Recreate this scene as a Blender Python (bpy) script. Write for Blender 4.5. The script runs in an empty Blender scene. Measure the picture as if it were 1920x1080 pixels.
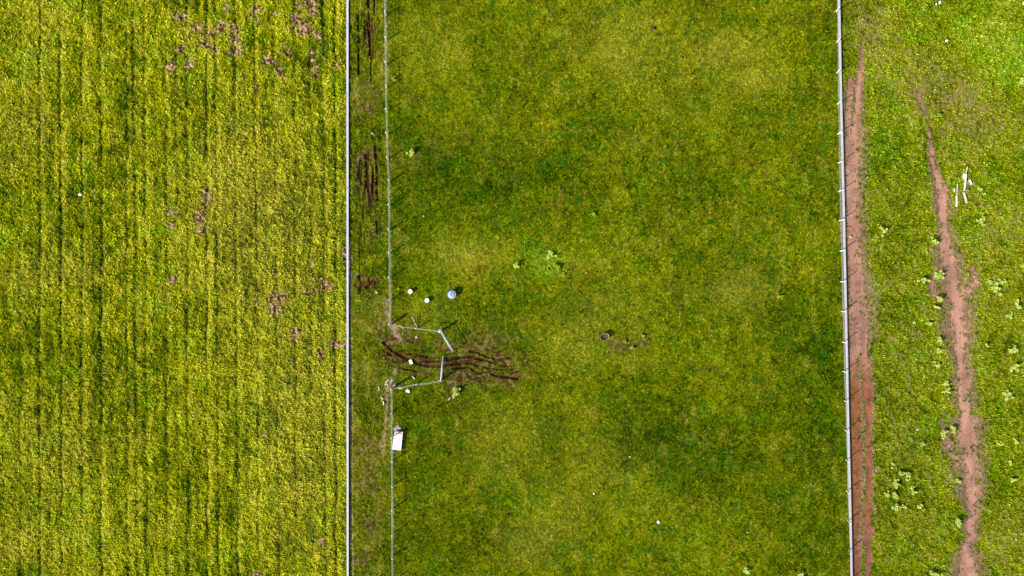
import bpy, bmesh, math, random
import numpy as np
from mathutils import Vector, Matrix

S = bpy.context.scene
C = S.collection
MPP = 0.07            # metres of ground per photo pixel
CAMH = 89.6
# ------------------------------------------------------------------ camera, light
cd = bpy.data.cameras.new('camera'); cam = bpy.data.objects.new('camera', cd); C.objects.link(cam)
cam.location = (0, 0, CAMH); cam.rotation_euler = (0, 0, 0)
cd.sensor_width = 36; cd.lens = 24; cd.clip_end = 6000; cd.clip_start = 0.5
S.camera = cam
AZ, EL = math.radians(31.5), math.radians(29)
sd = Vector((math.cos(EL)*math.cos(AZ), math.cos(EL)*math.sin(AZ), -math.sin(EL)))
sl = bpy.data.lights.new('sun', 'SUN'); sl.energy = 4.6; sl.angle = math.radians(0.5); sl.color = (1.0, 0.95, 0.86)
so = bpy.data.objects.new('sun', sl); C.objects.link(so); so.rotation_euler = sd.to_track_quat('-Z', 'Y').to_euler()
so.location = -sd*60
W = bpy.data.worlds.new('World'); S.world = W; W.use_nodes = True
nt = W.node_tree; bg = nt.nodes['Background']; sky = nt.nodes.new('ShaderNodeTexSky')
sky.sky_type = 'NISHITA'; sky.sun_disc = False; sky.sun_elevation = EL
sky.sun_rotation = math.atan2(-sd.x, -sd.y) % (2*math.pi)
nt.links.new(sky.outputs[0], bg.inputs[0]); bg.inputs[1].default_value = 0.10
S.view_settings.view_transform = 'Standard'; S.view_settings.look = 'None'
S.view_settings.exposure = 0.95; S.view_settings.gamma = 1

# ------------------------------------------------------------------ helpers
def P(px, py, z=0.0):
    """world point at height z that stands over the photo pixel"""
    k = MPP*(CAMH-z)/CAMH
    return Vector(((px-960)*k, (540-py)*k, z))

def mat(name, col, rough=0.8, var=0.15, scale=8.0, bump=0.0, spec=0.3, metal=0.0, trans=0.0, col2=None):
    m = bpy.data.materials.new(name); m.use_nodes = True
    n = m.node_tree.nodes; l = m.node_tree.links; b = n['Principled BSDF']
    b.inputs['Roughness'].default_value = rough
    b.inputs['Specular IOR Level'].default_value = spec
    b.inputs['Metallic'].default_value = metal
    tc = n.new('ShaderNodeTexCoord'); no = n.new('ShaderNodeTexNoise'); no.inputs['Scale'].default_value = scale
    no.inputs['Detail'].default_value = 5
    l.new(tc.outputs['Object'], no.inputs['Vector'])
    r = n.new('ShaderNodeValToRGB')
    r.color_ramp.elements[0].position = 0.35; r.color_ramp.elements[1].position = 0.65
    c2 = col2 or tuple(c*(1-var*2) for c in col)
    r.color_ramp.elements[0].color = (*c2, 1); r.color_ramp.elements[1].color = (*[min(1, c*(1+var)) for c in col], 1)
    l.new(no.outputs['Fac'], r.inputs[0]); l.new(r.outputs[0], b.inputs['Base Color'])
    if bump:
        bp = n.new('ShaderNodeBump'); bp.inputs['Strength'].default_value = bump
        l.new(no.outputs['Fac'], bp.inputs['Height']); l.new(bp.outputs[0], b.inputs['Normal'])
    return m

def attr_mat(name, scale, amp, bump, trans=0.0):
    m = bpy.data.materials.new(name); m.use_nodes = True
    n = m.node_tree.nodes; l = m.node_tree.links; b = n['Principled BSDF']
    b.inputs['Roughness'].default_value = 1.0; b.inputs['Specular IOR Level'].default_value = 0.0
    a = n.new('ShaderNodeAttribute'); a.attribute_name = 'Col'
    tc = n.new('ShaderNodeTexCoord'); no = n.new('ShaderNodeTexNoise'); no.inputs['Scale'].default_value = scale
    no.inputs['Detail'].default_value = 4; no.inputs['Roughness'].default_value = 0.65
    l.new(tc.outputs['Object'], no.inputs['Vector'])
    mr = n.new('ShaderNodeMapRange'); mr.inputs[1].default_value = 0.3; mr.inputs[2].default_value = 0.7
    mr.inputs[3].default_value = 1-amp; mr.inputs[4].default_value = 1+amp
    l.new(no.outputs['Fac'], mr.inputs[0])
    vm = n.new('ShaderNodeVectorMath'); vm.operation = 'SCALE'
    l.new(a.outputs['Color'], vm.inputs[0]); l.new(mr.outputs[0], vm.inputs['Scale'])
    l.new(vm.outputs[0], b.inputs['Base Color'])
    if bump:
        bp = n.new('ShaderNodeBump'); bp.inputs['Strength'].default_value = bump; bp.inputs['Distance'].default_value = 0.05
        l.new(no.outputs['Fac'], bp.inputs['Height']); l.new(bp.outputs[0], b.inputs['Normal'])
    if trans:
        tr = n.new('ShaderNodeBsdfTranslucent'); mx = n.new('ShaderNodeMixShader'); mx.inputs[0].default_value = trans
        l.new(vm.outputs[0], tr.inputs[0]); l.new(b.outputs[0], mx.inputs[1]); l.new(tr.outputs[0], mx.inputs[2])
        l.new(mx.outputs[0], n['Material Output'].inputs[0])
    return m

# ------------------------------------------------------------------ field surface (all in ground metres)
RS = np.random.RandomState(11)
TAB = RS.rand(256, 256).astype(np.float32)
def vn(X, Y, s, seed, sy=None):
    x = X/s + seed*37.17; y = Y/(sy or s) + seed*91.73
    xi = np.floor(x).astype(np.int64); yi = np.floor(y).astype(np.int64)
    fx = (x-xi); fy = (y-yi); fx = fx*fx*(3-2*fx); fy = fy*fy*(3-2*fy)
    a = TAB[xi & 255, yi & 255]; b = TAB[(xi+1) & 255, yi & 255]
    c = TAB[xi & 255, (yi+1) & 255]; d = TAB[(xi+1) & 255, (yi+1) & 255]
    return (a*(1-fx)+b*fx)*(1-fy) + (c*(1-fx)+d*fx)*fy
def ss(a, b, x):
    t = np.clip((x-a)/(b-a), 0, 1); return t*t*(3-2*t)

# bands: list of (py, centre px, half width px)
TRACK1 = [(78,1617,1),(100,1616,3),(133,1613,5),(167,1610,7),(200,1608,7),(235,1605,8),(262,1599,14),(300,1597,15),(360,1596,14),(400,1597,15),(470,1600,15),(500,1601,13),(540,1606,18),(600,1608,18),(640,1604,17),(665,1601,12),(720,1600,9),(760,1603,12),(820,1605,11),(880,1605,10),(940,1604,8),(980,1604,9),(1020,1605,9),(1200,1606,9)]
TRACK1B = [(140,1594,1),(160,1592,5),(230,1590,6),(262,1592,9),(300,1592,9)]
TRACK1C = [(590,1620,7),(660,1621,7),(740,1627,8),(800,1629,5),(880,1629,5),(930,1630,5),(975,1626,7),(1000,1627,9),(1018,1627,7),(1035,1628,6),(1200,1628,6)]
TRACK2 = [(170,1720,4),(195,1724,6),(215,1737,3),(250,1743,3),(290,1748,5),(330,1755,6),(362,1764,8),(395,1768,9),(420,1770,6),(445,1773,9),(465,1773,12),(490,1777,13),(520,1786,12),(545,1791,17),(570,1796,15),(600,1794,14),(620,1795,17),(640,1797,14),(655,1799,10),(675,1801,8),(700,1807,10),(720,1807,12),(750,1808,12),(775,1810,8),(790,1816,18),(815,1815,17),(840,1817,13),(865,1820,16),(885,1824,13),(905,1819,15),(925,1820,14),(950,1824,9),(970,1828,6),(985,1816,9),(1005,1826,6),(1025,1813,8),(1045,1814,14),(1070,1816,18),(1100,1820,16),(1200,1822,14)]
SPUR = [(505,1752,2),(525,1748,6),(545,1752,12),(560,1762,9),(572,1766,3)]
SPUR2 = [(500,1822,4),(530,1826,9),(545,1818,12),(556,1808,6)]
SPUR3 = [(785,1765,3),(800,1768,4),(820,1775,9),(845,1785,12),(870,1795,6),(900,1775,2)]
PINKPATH = [(560,722,2),(590,726,4),(612,735,8),(630,745,9),(640,752,4)]
PINKPATH2 = [(690,742,2),(712,735,5),(730,726,3),(780,724,3),(830,719,3),(860,718,2)]
BASE1 = [(450,655,2),(480,656,3),(620,657.5,1),(640,658.5,2),(700,658.5,1.2),(760,658.5,2.2),(800,659,2.4),(860,658.5,1.2),(930,659,1.6),(1010,659,2),(1040,661,1.3),(1200,661,1.5)]
PADWEST = [(660,706,3),(700,705,4),(735,704,2),(800,700,3),(860,704,4),(930,708,4),(985,700,7),(1040,705,4),(1080,704,5)]

FENCEFOOT = [(-60,722),(0,723.3),(121,725.5),(209,727),(298,729),(340,730.5),(475,732),(607,733.8)]
FENCEFOOT2 = [(727,735.4),(863,736),(1000,736.8),(1120,737.6)]
STREAKS = [(900,683,75,26,0),(850,680,30,20,0),(790,678,45,14,0),(688,335,20,52,1),(686,65,16,50,1),(690,430,16,40,1),(688,530,20,14,1)]
# faint old wheel marks across the big paddock: points, half width, tone
WHEEL = [([(1350,745),(1255,835),(1175,930),(1120,1080)],11,.20),([(1395,770),(1300,860),(1215,955),(1165,1080)],9,.14),([(1315,735),(1215,820),(1130,910),(1080,1080)],9,-.14),([(1000,900),(1060,970),(1090,1080)],8,.10),([(985,640),(1010,700),(1040,790),(1050,900)],8,-.08)]
def band(U, V, pts):
    pts = np.array(pts, dtype=float)
    cx = np.interp(V, pts[:, 0], pts[:, 1]); hw = np.interp(V, pts[:, 0], pts[:, 2])
    s = 1 - np.abs(U-cx)/np.maximum(hw, .5)
    s = np.minimum(s, (V-pts[0, 0])/6.0); s = np.minimum(s, (pts[-1, 0]-V)/6.0)
    return np.maximum(s, -3)

def poly(U, V, pts, hw, out):
    """distance field to a polyline (px), merged into out as 1-d/hw"""
    for (x0, y0), (x1, y1) in zip(pts[:-1], pts[1:]):
        m = (U > min(x0, x1)-4*hw) & (U < max(x0, x1)+4*hw) & (V > min(y0, y1)-4*hw) & (V < max(y0, y1)+4*hw)
        if not m.any(): continue
        u = U[m]; v = V[m]; dx = x1-x0; dy = y1-y0
        t = np.clip(((u-x0)*dx+(v-y0)*dy)/(dx*dx+dy*dy), 0, 1)
        d = np.hypot(u-x0-t*dx, v-y0-t*dy)
        out[m] = np.maximum(out[m], 1-d/hw)

def spots(U, V, lst, out, gr=1.0):
    for x, y, rx, ry in lst:
        rx *= gr; ry *= gr
        m = (np.abs(U-x) < 2.5*rx) & (np.abs(V-y) < 2.5*ry)
        if not m.any(): continue
        d = np.hypot((U[m]-x)/rx, (V[m]-y)/ry)
        out[m] = np.maximum(out[m], 1-d)

DUG = [(340,32,9,5),(358,49,6,5),(372,53,9,7),(390,62,9,5),(415,46,10,6),(415,56,7,7),(400,66,7,5),(441,56,9,10),(440,72,7,9),(433,78,5,5),
 (378,80,5,5),(390,84,5,4),(403,90,6,6),(342,88,9,5),(338,96,6,5),(354,73,4,3),(442,96,10,7),(432,103,6,4),(480,18,8,6),(517,27,5,4),(470,31,4,3),(482,35,4,4),
 (425,15,4,7),(430,20,5,4),(565,10,12,6),(580,4,16,8),(588,18,7,9),(592,26,4,6),(553,35,9,6),(565,47,14,10),(572,57,10,8),(592,66,8,8),(597,72,5,5),
 (535,95,9,5),(541,104,4,4),(505,117,10,7),(518,128,9,7),(526,137,5,5),(502,108,5,4),(587,108,5,10),(593,130,6,6),(592,142,5,6),(631,124,5,5),(318,130,8,7),(322,118,4,4),(355,122,6,8),
 (388,366,8,13),(322,400,8,6),(321,420,6,9),(330,397,4,4),(375,408,9,9),(366,414,4,4),(375,431,8,5),(323,523,5,6),(522,558,12,9),(512,575,9,11),(520,583,8,8),(480,567,5,4),
 (605,535,11,8),(617,534,6,5),(580,547,7,4),(600,521,4,4),(585,499,3,5),(517,509,4,4),(556,622,9,6),(551,634,7,7),(628,645,12,7),(600,665,6,8),(640,648,6,4),
 (480,1076,8,5),(603,1017,5,5),(493,812,4,3),(445,1045,3,5),(646,480,6,5),(645,468,4,5),(480,165,4,5),(460,140,3,4)]
SCUFF = [(707,176,6,10),(672,200,6,16),(692,60,6,40),(690,200,14,20),(700,290,6,12),(680,300,16,20),(690,350,20,26),(706,410,5,26),(700,440,14,10),(688,528,18,12),(672,535,6,16),
 (735,640,26,18),(740,672,26,18),(712,615,12,22),(825,640,10,26),(820,690,14,14),(790,700,26,7),(800,675,22,7),(840,655,10,8),(905,650,52,26),(880,662,30,12),(860,700,30,16),(900,680,70,22),(890,705,60,16),(950,710,30,14),(930,670,30,16),(845,725,14,22),(860,720,22,10),
 (690,900,20,30),(695,985,22,20),(680,840,16,30),(680,1050,18,20),(770,640,26,9),(760,625,10,8),(1160,650,20,14),(1205,640,12,10)]
RUTS = [([(672,28),(673,80)],2.4),([(672,90),(673,140)],1.8),([(684,38),(685,74)],1.6),([(691,-60),(691,0),(692,20),(694,102)],2.6),([(695,108),(696,150)],1.7),([(702,-20),(702,28)],1.8),([(703,42),(703,58)],1.1),
 ([(704,275),(706,300),(707.5,375)],3.1),([(687,290),(687,332)],2.8),([(677,300),(677,345)],2.0),([(699,312),(700,374)],2.4),([(687,338),(688,352)],2),([(706,415),(708,438)],2.2),([(675,520),(675,548)],3.6),([(674,470),(675,520)],1.4),([(686,540),(700,526)],2.6),
 ([(719,642),(733,656),(745,663),(757,671),(770,678),(785,684),(805,686),(825,687)],2.6),([(750,665),(764,674),(776,680)],3.6),([(718,655),(733,666)],2.6),([(722,672),(745,680)],1.2),([(752,688),(771,695),(780,698)],1.6),([(763,664),(780,665),(802,668)],1.9),([(825,687),(850,683),(880,681)],2.4),
 ([(832,675),(862,671),(885,669)],2.6),([(832,700),(850,691),(868,690),(882,690),(895,700)],2.4),([(883,658),(900,664),(915,669),(935,673),(955,672)],2.3),([(890,672),(915,676),(940,684),(958,688)],2.7),([(880,681),(897,686)],2.0),
 ([(910,690),(918,692),(938,693),(962,692)],2.0),([(923,702),(945,706),(972,711)],2.3),([(935,672),(946,678),(950,686)],1.8),([(893,698),(905,700)],1.6),([(905,680),(900,672)],1.5)]
# natural tone changes of the sward: x, y, rx, ry, brightness, dryness, lushness
TONE = [(1170,60,90,60,.35,.22,0),(1160,120,40,40,.2,.2,0),(1370,95,70,30,.35,.35,0),(1420,150,60,20,.35,.35,0),(1290,170,120,120,.12,.05,0),(1480,200,90,250,.10,0,.05),
 (800,100,70,60,.12,.15,0),(880,480,60,30,.30,.40,0),(800,590,60,30,.2,.2,0),(840,290,90,30,-.15,0,0),(960,330,170,75,-.28,-.05,.22),(830,350,110,70,-.22,0,.2),(900,590,70,30,-.3,-.05,.2),(960,600,40,40,-.3,0,.25),(1000,360,90,60,-.2,0,.1),
 (1300,380,110,70,-.15,.0,.1),(1480,640,90,70,-.3,0,.15),(1500,760,90,120,-.2,0,.1),(1380,545,60,35,.22,.3,0),(1160,560,80,60,.1,.1,0),(1080,650,60,50,.2,.22,0),(1450,460,90,60,.1,.02,0),
 (1250,830,80,60,-.5,.0,.3),(1300,880,120,80,-.35,0,.15),(1190,930,50,50,.05,0,.4),(1310,1010,70,50,.12,0,.45),(1140,880,90,70,.05,.15,0),(1060,960,60,40,.1,.15,0),(990,1020,60,40,.05,.3,0),(940,820,80,60,-.05,.2,0),
 (850,860,60,60,0,.0,.1),(900,960,90,60,-.1,0,.1),(780,760,40,60,-.1,0,.2),(1450,900,90,120,-.15,0,.05),(1180,740,120,50,-.1,0,.0),(1038,492,36,32,.75,.15,.75),(1030,490,60,45,.0,.0,.35),(1120,400,40,30,-.15,0,.4),(1190,640,40,25,.1,.1,.5),
 (1000,770,90,60,.1,0,.05),(850,690,60,40,-.1,.1,0),(785,280,25,14,-.2,0,.3),(920,450,50,30,-.2,0,.35),(760,420,40,60,-.15,0,.35),(1540,760,30,90,0,0,.5),(1545,640,25,60,-.1,0,.4),(1500,1000,70,60,-.1,0,.2),
 (1880,115,75,55,.35,-.05,.35),(1850,60,120,70,.15,0,.25),(1660,60,50,60,.2,.1,0),(1770,160,70,60,-.05,.25,-.1),(1830,230,60,60,.1,.25,0),(1660,250,40,60,-.25,0,.2),(1690,320,60,80,-.15,0,.15),(1890,340,60,60,-.15,0,.25),
 (1870,420,60,60,.05,.1,0),(1690,560,50,160,-.15,.05,.05),(1690,780,60,120,-.2,.05,.1),(1690,960,60,100,-.2,.05,.1),(1880,860,50,80,-.02,.0,.3),(1890,1000,60,80,.05,.15,.1),(1620,40,40,60,-.3,.1,0),
 (60,60,90,120,.2,.1,.1),(40,240,60,50,.2,.3,.0),(30,420,90,90,.15,.0,.2),(50,520,60,40,.15,.25,0),(90,850,90,90,.15,.25,0),(60,660,90,40,-.2,0,.25),(130,500,60,40,.1,.3,0),(240,300,110,160,0,0,.05),(480,420,130,200,-.06,.34,0),
 (560,820,90,220,-.10,.36,0),(450,330,90,90,0,.15,0),(300,650,120,120,.0,.0,.1),(330,60,90,60,.1,.05,.1),(610,80,40,110,-.15,0,.25),(620,420,30,80,-.15,.05,0),(180,1000,120,60,.05,.1,.1),(360,950,60,40,-.15,.0,.3),(30,1020,60,40,.1,.35,0)]
FUR0 = [40,75,113,153,189,237,250,270,310,330,350,387,403,440,477,513,552,582,605,628]
FUR1 = [38,74,115,153,190,239,256,275,313,333,352,388,410,445,485,523,555,585,610,629]
FW = [.4,.9,.9,.8,1,.55,.6,.6,.5,.3,.5,1,.6,.7,.6,.55,.55,.4,.6,.9]

def surface(X, Y):
    U = X/MPP+960; V = 540-Y/MPP
    left = ss(652.5, 649.5, U+0*V); right = ss(1570, 1585, U-0.021*V)
    lane = (1-left)*ss(736, 722, U-0.009*V)
    mid = np.clip(1-left-right-lane, 0, 1)
    n1 = vn(X, Y, .24, 1); n2 = vn(X, Y, .5, 2); n3 = vn(X, Y, 1.3, 3); n4 = vn(X, Y, 4.2, 4); n5 = vn(X, Y, 13, 5); n0 = vn(X, Y, .13, 6)
    nv = vn(X, Y, .45, 7, 1.6); nlush = vn(X, Y, 2.2, 8)*.6+vn(X, Y, .7, 9)*.4
    bright = np.zeros_like(X); dry = np.zeros_like(X); lush = np.zeros_like(X)
    for x, y, rx, ry, b, d, l in TONE:
        b = b*.95 if b < 0 else b*1.1
        m = (np.abs(U-x) < 2.4*rx) & (np.abs(V-y) < 2.4*ry)
        g = np.exp(-(((U[m]-x)/rx)**2+((V[m]-y)/ry)**2))
        bright[m] += b*g; dry[m] += d*g; lush[m] += l*g
    for pts, hw, b in WHEEL:
        wd = np.full_like(X, -3.0); poly(U+(vn(X, Y, 3, 80)-.5)*8, V, pts, hw, wd); bright += b*ss(-.2, .8, wd)
    # furrows of the drilled field
    fur = np.zeros_like(X); ridge = np.zeros_like(X); soft = np.zeros_like(X); tt = np.clip((V-60)/940, 0, 1)
    wob = (vn(X*0+3.3, Y, 6, 21)-.5)*2.5
    for i, (a, b) in enumerate(zip(FUR0, FUR1)):
        c = a+(b-a)*tt+wob+(vn(X*0+i*3.7, Y, 1.7, 24)-.5)*3.4+(vn(X*0+i*1.9, Y, .5, 26)-.5)*1.6; d = np.abs(U-c)/2.6
        m = d < 2
        if m.any():
            k = ss(.25, .65, vn(X[m]*0+i*5.1, Y[m], 3.2, 22)*.6+vn(X[m], Y[m], .8, 23)*.4)
            fur[m] = np.maximum(fur[m], np.exp(-d[m]**2)*FW[i]*(.18+.9*k))
        for c3, w3 in ((c, 5.5), (c+19, 3.5)):
            ds = np.abs(U-c3)/w3; m = ds < 2.2
            if m.any(): soft[m] = np.maximum(soft[m], np.exp(-ds[m]**2)*(.5+.8*vn(X[m]*0+c3[m]*0+i*2.3+w3, Y[m], 2.4, 25)))
        dr_ = (U-c-6)/4.5; m = np.abs(dr_) < 2.2
        if m.any(): ridge[m] = np.maximum(ridge[m], np.exp(-dr_[m]**2)*FW[i])
    fur *= left; ridge *= left; soft *= left
    # soil
    e = (n1-.5)*.9+(n2-.5)*.9+(n0-.5)*.6
    e2 = (n0-.5)*1.5+(vn(X, Y, .18, 45)-.5)*1.3+(n2-.5)*.7
    s1 = np.maximum.reduce([band(U, V, t) for t in (TRACK1, TRACK1B, TRACK1C)])
    s2 = np.maximum(band(U, V, TRACK2)-1.15*ss(340, 210, V)*(n1+.25), np.maximum.reduce([band(U, V, t) for t in (SPUR, SPUR2, SPUR3)])*1.3-.75+e2*.7)
    track = np.maximum(ss(-.1, .25, s1+.04+e*.75+e2*.5), ss(-.1, .25, s2+.08+e*.9+e2*.5))
    s1 = s1-1.3*ss(235, 90, V)*(n1*.5+n0*.5+.15)-1.5*ss(950, 1010, V)*(n0*.6+n1*.4)
    fringe = np.maximum(ss(-1.9, 0, s1), ss(-2.2, 0, s2))
    pk = np.maximum.reduce([band(U, V, t) for t in (PINKPATH, PINKPATH2)])
    pink = ss(0, .6, pk+e2*.8)
    b1 = band(U, V, BASE1); base1 = ss(-.2, .4, b1+e*.8)
    dug = np.full_like(X, -3.0); spots(U, V, DUG, dug, 1.18); dugm = ss(-.1, .25, dug*1.15+e*.9+e2*.75)
    sc = np.full_like(X, -3.0); spots(U, V, SCUFF, sc); sc = np.maximum(sc, band(U, V, PADWEST)*.5-.15)
    scm = ss(.15, .45, np.clip(sc, -1, 1)*.6+e2*.7+.16)*(sc > -1)
    scm = np.maximum(scm, lane*ss(.69, .84, n2*.35+n0*.5+n4*.40)*.8)
    rut = np.full_like(X, -3.0)
    Uw = U+(vn(X, Y, 1.4, 41)-.5)*3.5+(n0-.5)*2.5; Vw = V+(vn(X, Y, 1.4, 42)-.5)*3.2+(vn(X, Y, .16, 43)-.5)*2.6
    for pts, hw in RUTS:
        dx = abs(pts[0][0]-pts[-1][0]); vert = dx < 6
        poly(U+(Uw-U)*(.35 if vert else 1), Vw, pts, hw*1.05, rut)
    brk = vn(X, Y, .6, 44)
    for x, y, rx, ry, vv in STREAKS:
        m = (np.abs(U-x) < 1.5*rx) & (np.abs(V-y) < 1.5*ry)
        sn = vn(X[m], Y[m], .13, 81+vv, 1.9) if vv else vn(X[m]+.12*np.sin(Y[m]), Y[m]-.10*X[m]+.5*vn(X[m], Y[m], 4, 83), 2.2, 81, .15)
        q_ = 1-np.hypot((U[m]-x)/rx, (V[m]-y)/ry)
        rut[m] = np.maximum(rut[m], np.minimum(q_*1.2+.1, (sn-.68)*2.6+.12))
    rutm = ss(-.1, .35, rut+e*.8+(brk-.62)*1.1+.12); rutd = ss(-.3, .9, rut+e*.3)*ss(.1, .4, brk)
    mudr = ss(620, 740, V)*ss(-.9, .3, s1)          # wetter orange soil at the south end of the near track
    # bare soil showing between tufts on the right
    bare = right*ss(.60, .76, n1*.32+n2*.22+n0*.46+.10*(n4-.3)+.36*fringe+np.clip(dry, 0, .3)*.55-.03-.3*np.clip(lush, 0, .4))
    # sward colour
    t = .60*left+.42*mid+.64*right+.40*lane
    t = t+(n1-.5)*.30+(n2-.5)*.24+(n3-.5)*.26+(n4-.5)*.24+(n5-.5)*.14+(n0-.5)*(.46-.16*left)+(vn(X, Y, .62, 61, 1.1)-.5)*.28*left+bright*.55
    t = t+((vn(X, Y, 1.0, 62, 9)-.5)*.30+(vn(X, Y, .5, 63, 3.5)-.5)*.26)*left+.16*ridge
    t = np.where(mid > .5, .42+(t-.42)*.78, t)+(n0-.5)*.16*mid+(vn(X, Y, .09, 69)-.5)*.22*mid-(.36-.06*mid)*ss(.62, .80, vn(X, Y, .40, 64)*.5+vn(X, Y, .19, 65)*.5)*(mid+.6*right+.5*lane)
    t = t-.27*fur-.13*soft  # furrow rows: darker green, with part of their shade painted in
    xp = [0, .22, .48, .75, 1.1]
    pal = np.array([[.018, .030, .000], [.055, .082, .000], [.130, .148, .0005], [.225, .235, .002], [.34, .33, .02]])
    col = np.stack([np.interp(t, xp, pal[:, k]) for k in range(3)], -1)
    f = lambda a: a[..., None]
    spk = ss(.58, .78, vn(X, Y, .30, 67)*.6+vn(X, Y, 1.6, 68)*.4)*(mid+.6*left+.6*lane)
    col = col*(1-f(spk)*.6)+np.array([.030, .095, .004])*f(spk)*.6
    lu = np.clip(ss(.50, .80, nlush)*.55+lush*.9-.12+.26*right, 0, .9)
    lc = col*np.array([.66, 1.08, 1.3])
    col = col*(1-f(lu))+lc*f(lu)
    dr = np.clip(.30*ridge*ss(.35, .7, vn(X, Y, .5, 66, 1.4))+ss(.55, .85, nv*.5+n3*.35+n0*.15)*(.34*left+.26*mid+.22*right+.45*lane)+dry*.85, 0, .85)
    dc = np.array([.30, .245, .028])*f(.55+.75*n1+.2*(t-.4))
    col = col*(1-f(dr))+dc*f(dr)
    col = col*f(1.72*left+1.40*mid+1.26*right+1.55*lane)
    col = col*(1+f(left)*np.array([.05, -.02, 0.]))
    # rusty flecks in the sward
    ru = ss(.70, .86, vn(X, Y, .33, 31)*.7+vn(X, Y, 3, 32)*.3)*(mid*.55+.25*left+.3*lane)
    col = col*(1-f(ru))+np.array([.19, .095, .012])*f(ru)
    cp = np.array([.35, .180, .122])*f(.86+.16*n4+.10*n1+.08*n3)
    co = np.array([.20, .076, .034])*f(.70+.45*n2+.35*n0)
    cp = cp*f(.80+.30*ss(.2, .8, vn(X, Y, .7, 71, 3.5)))*(1-f(ss(.55, .8, vn(X, Y, 1.1, 72))*.22)*np.array([1., .95, .72]))  # streaky soil tone; purplish patches are weed shade painted into the colour
    ct = cp*(1-f(mudr))+co*f(mudr)
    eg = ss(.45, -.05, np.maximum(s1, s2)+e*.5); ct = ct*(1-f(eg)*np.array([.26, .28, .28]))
    cb = np.array([.235, .150, .090])*f(.35+.95*vn(X, Y, .15, 46))
    col = col*(1-f(bare)*.85)+cb*f(bare)*.85
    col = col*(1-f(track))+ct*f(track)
    kk = ss(.38, .72, vn(X, Y, .24, 47)*.6+vn(X, Y, .42, 48)*.4)
    cs = np.array([.040, .013, .006])*f(1-kk)+np.array([.19, .115, .055])*f(kk)
    sg = 1.0
    col = col*(1-f(scm)*.8*sg)+cs*f(scm)*.8*sg
    kk = ss(.34, .66, vn(X, Y, .20, 49)*.6+vn(X, Y, .42, 50)*.4)
    cdg = np.array([.065, .026, .010])*f(1-kk)+np.array([.40, .255, .135])*f(kk)
    col = col*(1-f(dugm))+cdg*f(dugm)
    col = col*(1-f(pink)*.85)+np.array([.30, .17, .125])*f(.6+.7*n0)*f(pink)*.85
    col = col*(1-f(base1)*.8)+np.array([.30, .21, .11])*f(.5+.9*n0)*f(base1)*.8
    cr = np.array([.040, .014, .007])*f(.5+1.2*n0)
    col = col*(1-f(rutm))+cr*f(rutm)
    ff = np.zeros_like(X)
    for L_ in (FENCEFOOT, FENCEFOOT2):
        a_ = np.array(L_, dtype=float); cx_ = np.interp(V, a_[:, 0], a_[:, 1])
        ff = np.maximum(ff, ss(1.6, .5, np.abs(U-cx_-.3))*(V > a_[0, 0])*(V < a_[-1, 0]))
    ff *= ss(.25, .6, vn(X, Y, .5, 90, 2.5))
    col = col*(1-f(ff)*.7)+np.array([.40, .40, .16])*f(.7+.5*n0)*f(ff)*.7
    soil = np.clip(np.maximum.reduce([track, dugm*.9, rutm, pink*.8, scm*.75, bare*.8, base1*.8]), 0, 1)
    # relief
    amp = .30*(1-soil)
    z = (n1-.5)*.13*(.35+amp*2)+(n2-.5)*.15*(.25+amp*2)+(n3-.5)*.10+(n4-.5)*.12+(n0-.5)*.045
    z = z*(1-.62*mid-.35*lane)
    z = z*(1-track*.85)-.05*track-.14*fur-.15*rutd-.05*base1
    z = z+dugm*((n0-.5)*.22+(n1-.5)*.16)
    z = z+ .05*ss(.05, .5, rut+.9)*(1-ss(.1, .5, rut+.2))*(rut > -1.2)
    return col, z, soil, dict(left=left, right=right, mid=mid, lane=lane, fur=fur, dry=dr, track=track)

# ---- ground: one sheet to the horizon
def axis(a, b, step, far):
    core = np.arange(a, b+step*.5, step)
    out = [step]; 
    while sum(out) < far: out.append(out[-1]*1.35)
    e = np.cumsum(out)
    return np.concatenate([a-e[::-1], core, b+e])
gx = axis(-70.5, 70.5, .105, 2500); gy = axis(-40.5, 40.5, .105, 2500)
GX, GY = np.meshgrid(gx, gy, indexing='ij')
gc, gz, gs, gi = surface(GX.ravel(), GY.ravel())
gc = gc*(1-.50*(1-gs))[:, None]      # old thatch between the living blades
edge = np.maximum(np.abs(GX.ravel())-70, np.abs(GY.ravel())-40.5); gz = np.where(edge > 1, gz*.2, gz)
far_ = edge > 6
gc[far_] = np.array([.12, .14, .008])
nx, ny = len(gx), len(gy)
co = np.stack([GX.ravel(), GY.ravel(), gz], -1).astype(np.float32)
idx = np.arange(nx*ny).reshape(nx, ny)
q = np.stack([idx[:-1, :-1], idx[1:, :-1], idx[1:, 1:], idx[:-1, 1:]], -1).reshape(-1, 4).astype(np.int32)
def np_mesh(name, co, faces, col, m, smooth=False):
    k = faces.shape[1]; me = bpy.data.meshes.new(name)
    me.vertices.add(len(co)); me.vertices.foreach_set('co', co.astype(np.float32).ravel())
    me.loops.add(faces.size); me.loops.foreach_set('vertex_index', faces.ravel())
    me.polygons.add(len(faces)); me.polygons.foreach_set('loop_start', np.arange(0, faces.size, k, dtype=np.int32))
    me.polygons.foreach_set('loop_total', np.full(len(faces), k, np.int32))
    me.update(calc_edges=True)
    if smooth: me.polygons.foreach_set('use_smooth', np.ones(len(faces), bool))
    if col is not None:
        a = me.attributes.new('Col', 'FLOAT_COLOR', 'POINT')
        a.data.foreach_set('color', np.concatenate([col, np.ones((len(col), 1))], 1).astype(np.float32).ravel())
    me.materials.append(m); o = bpy.data.objects.new(name, me); C.objects.link(o); return o
M_ground = attr_mat('field_soil_and_thatch', 9.0, .35, .5)
ground = np_mesh('ground', co, q, gc, M_ground, smooth=True); ground['kind'] = 'structure'
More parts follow.
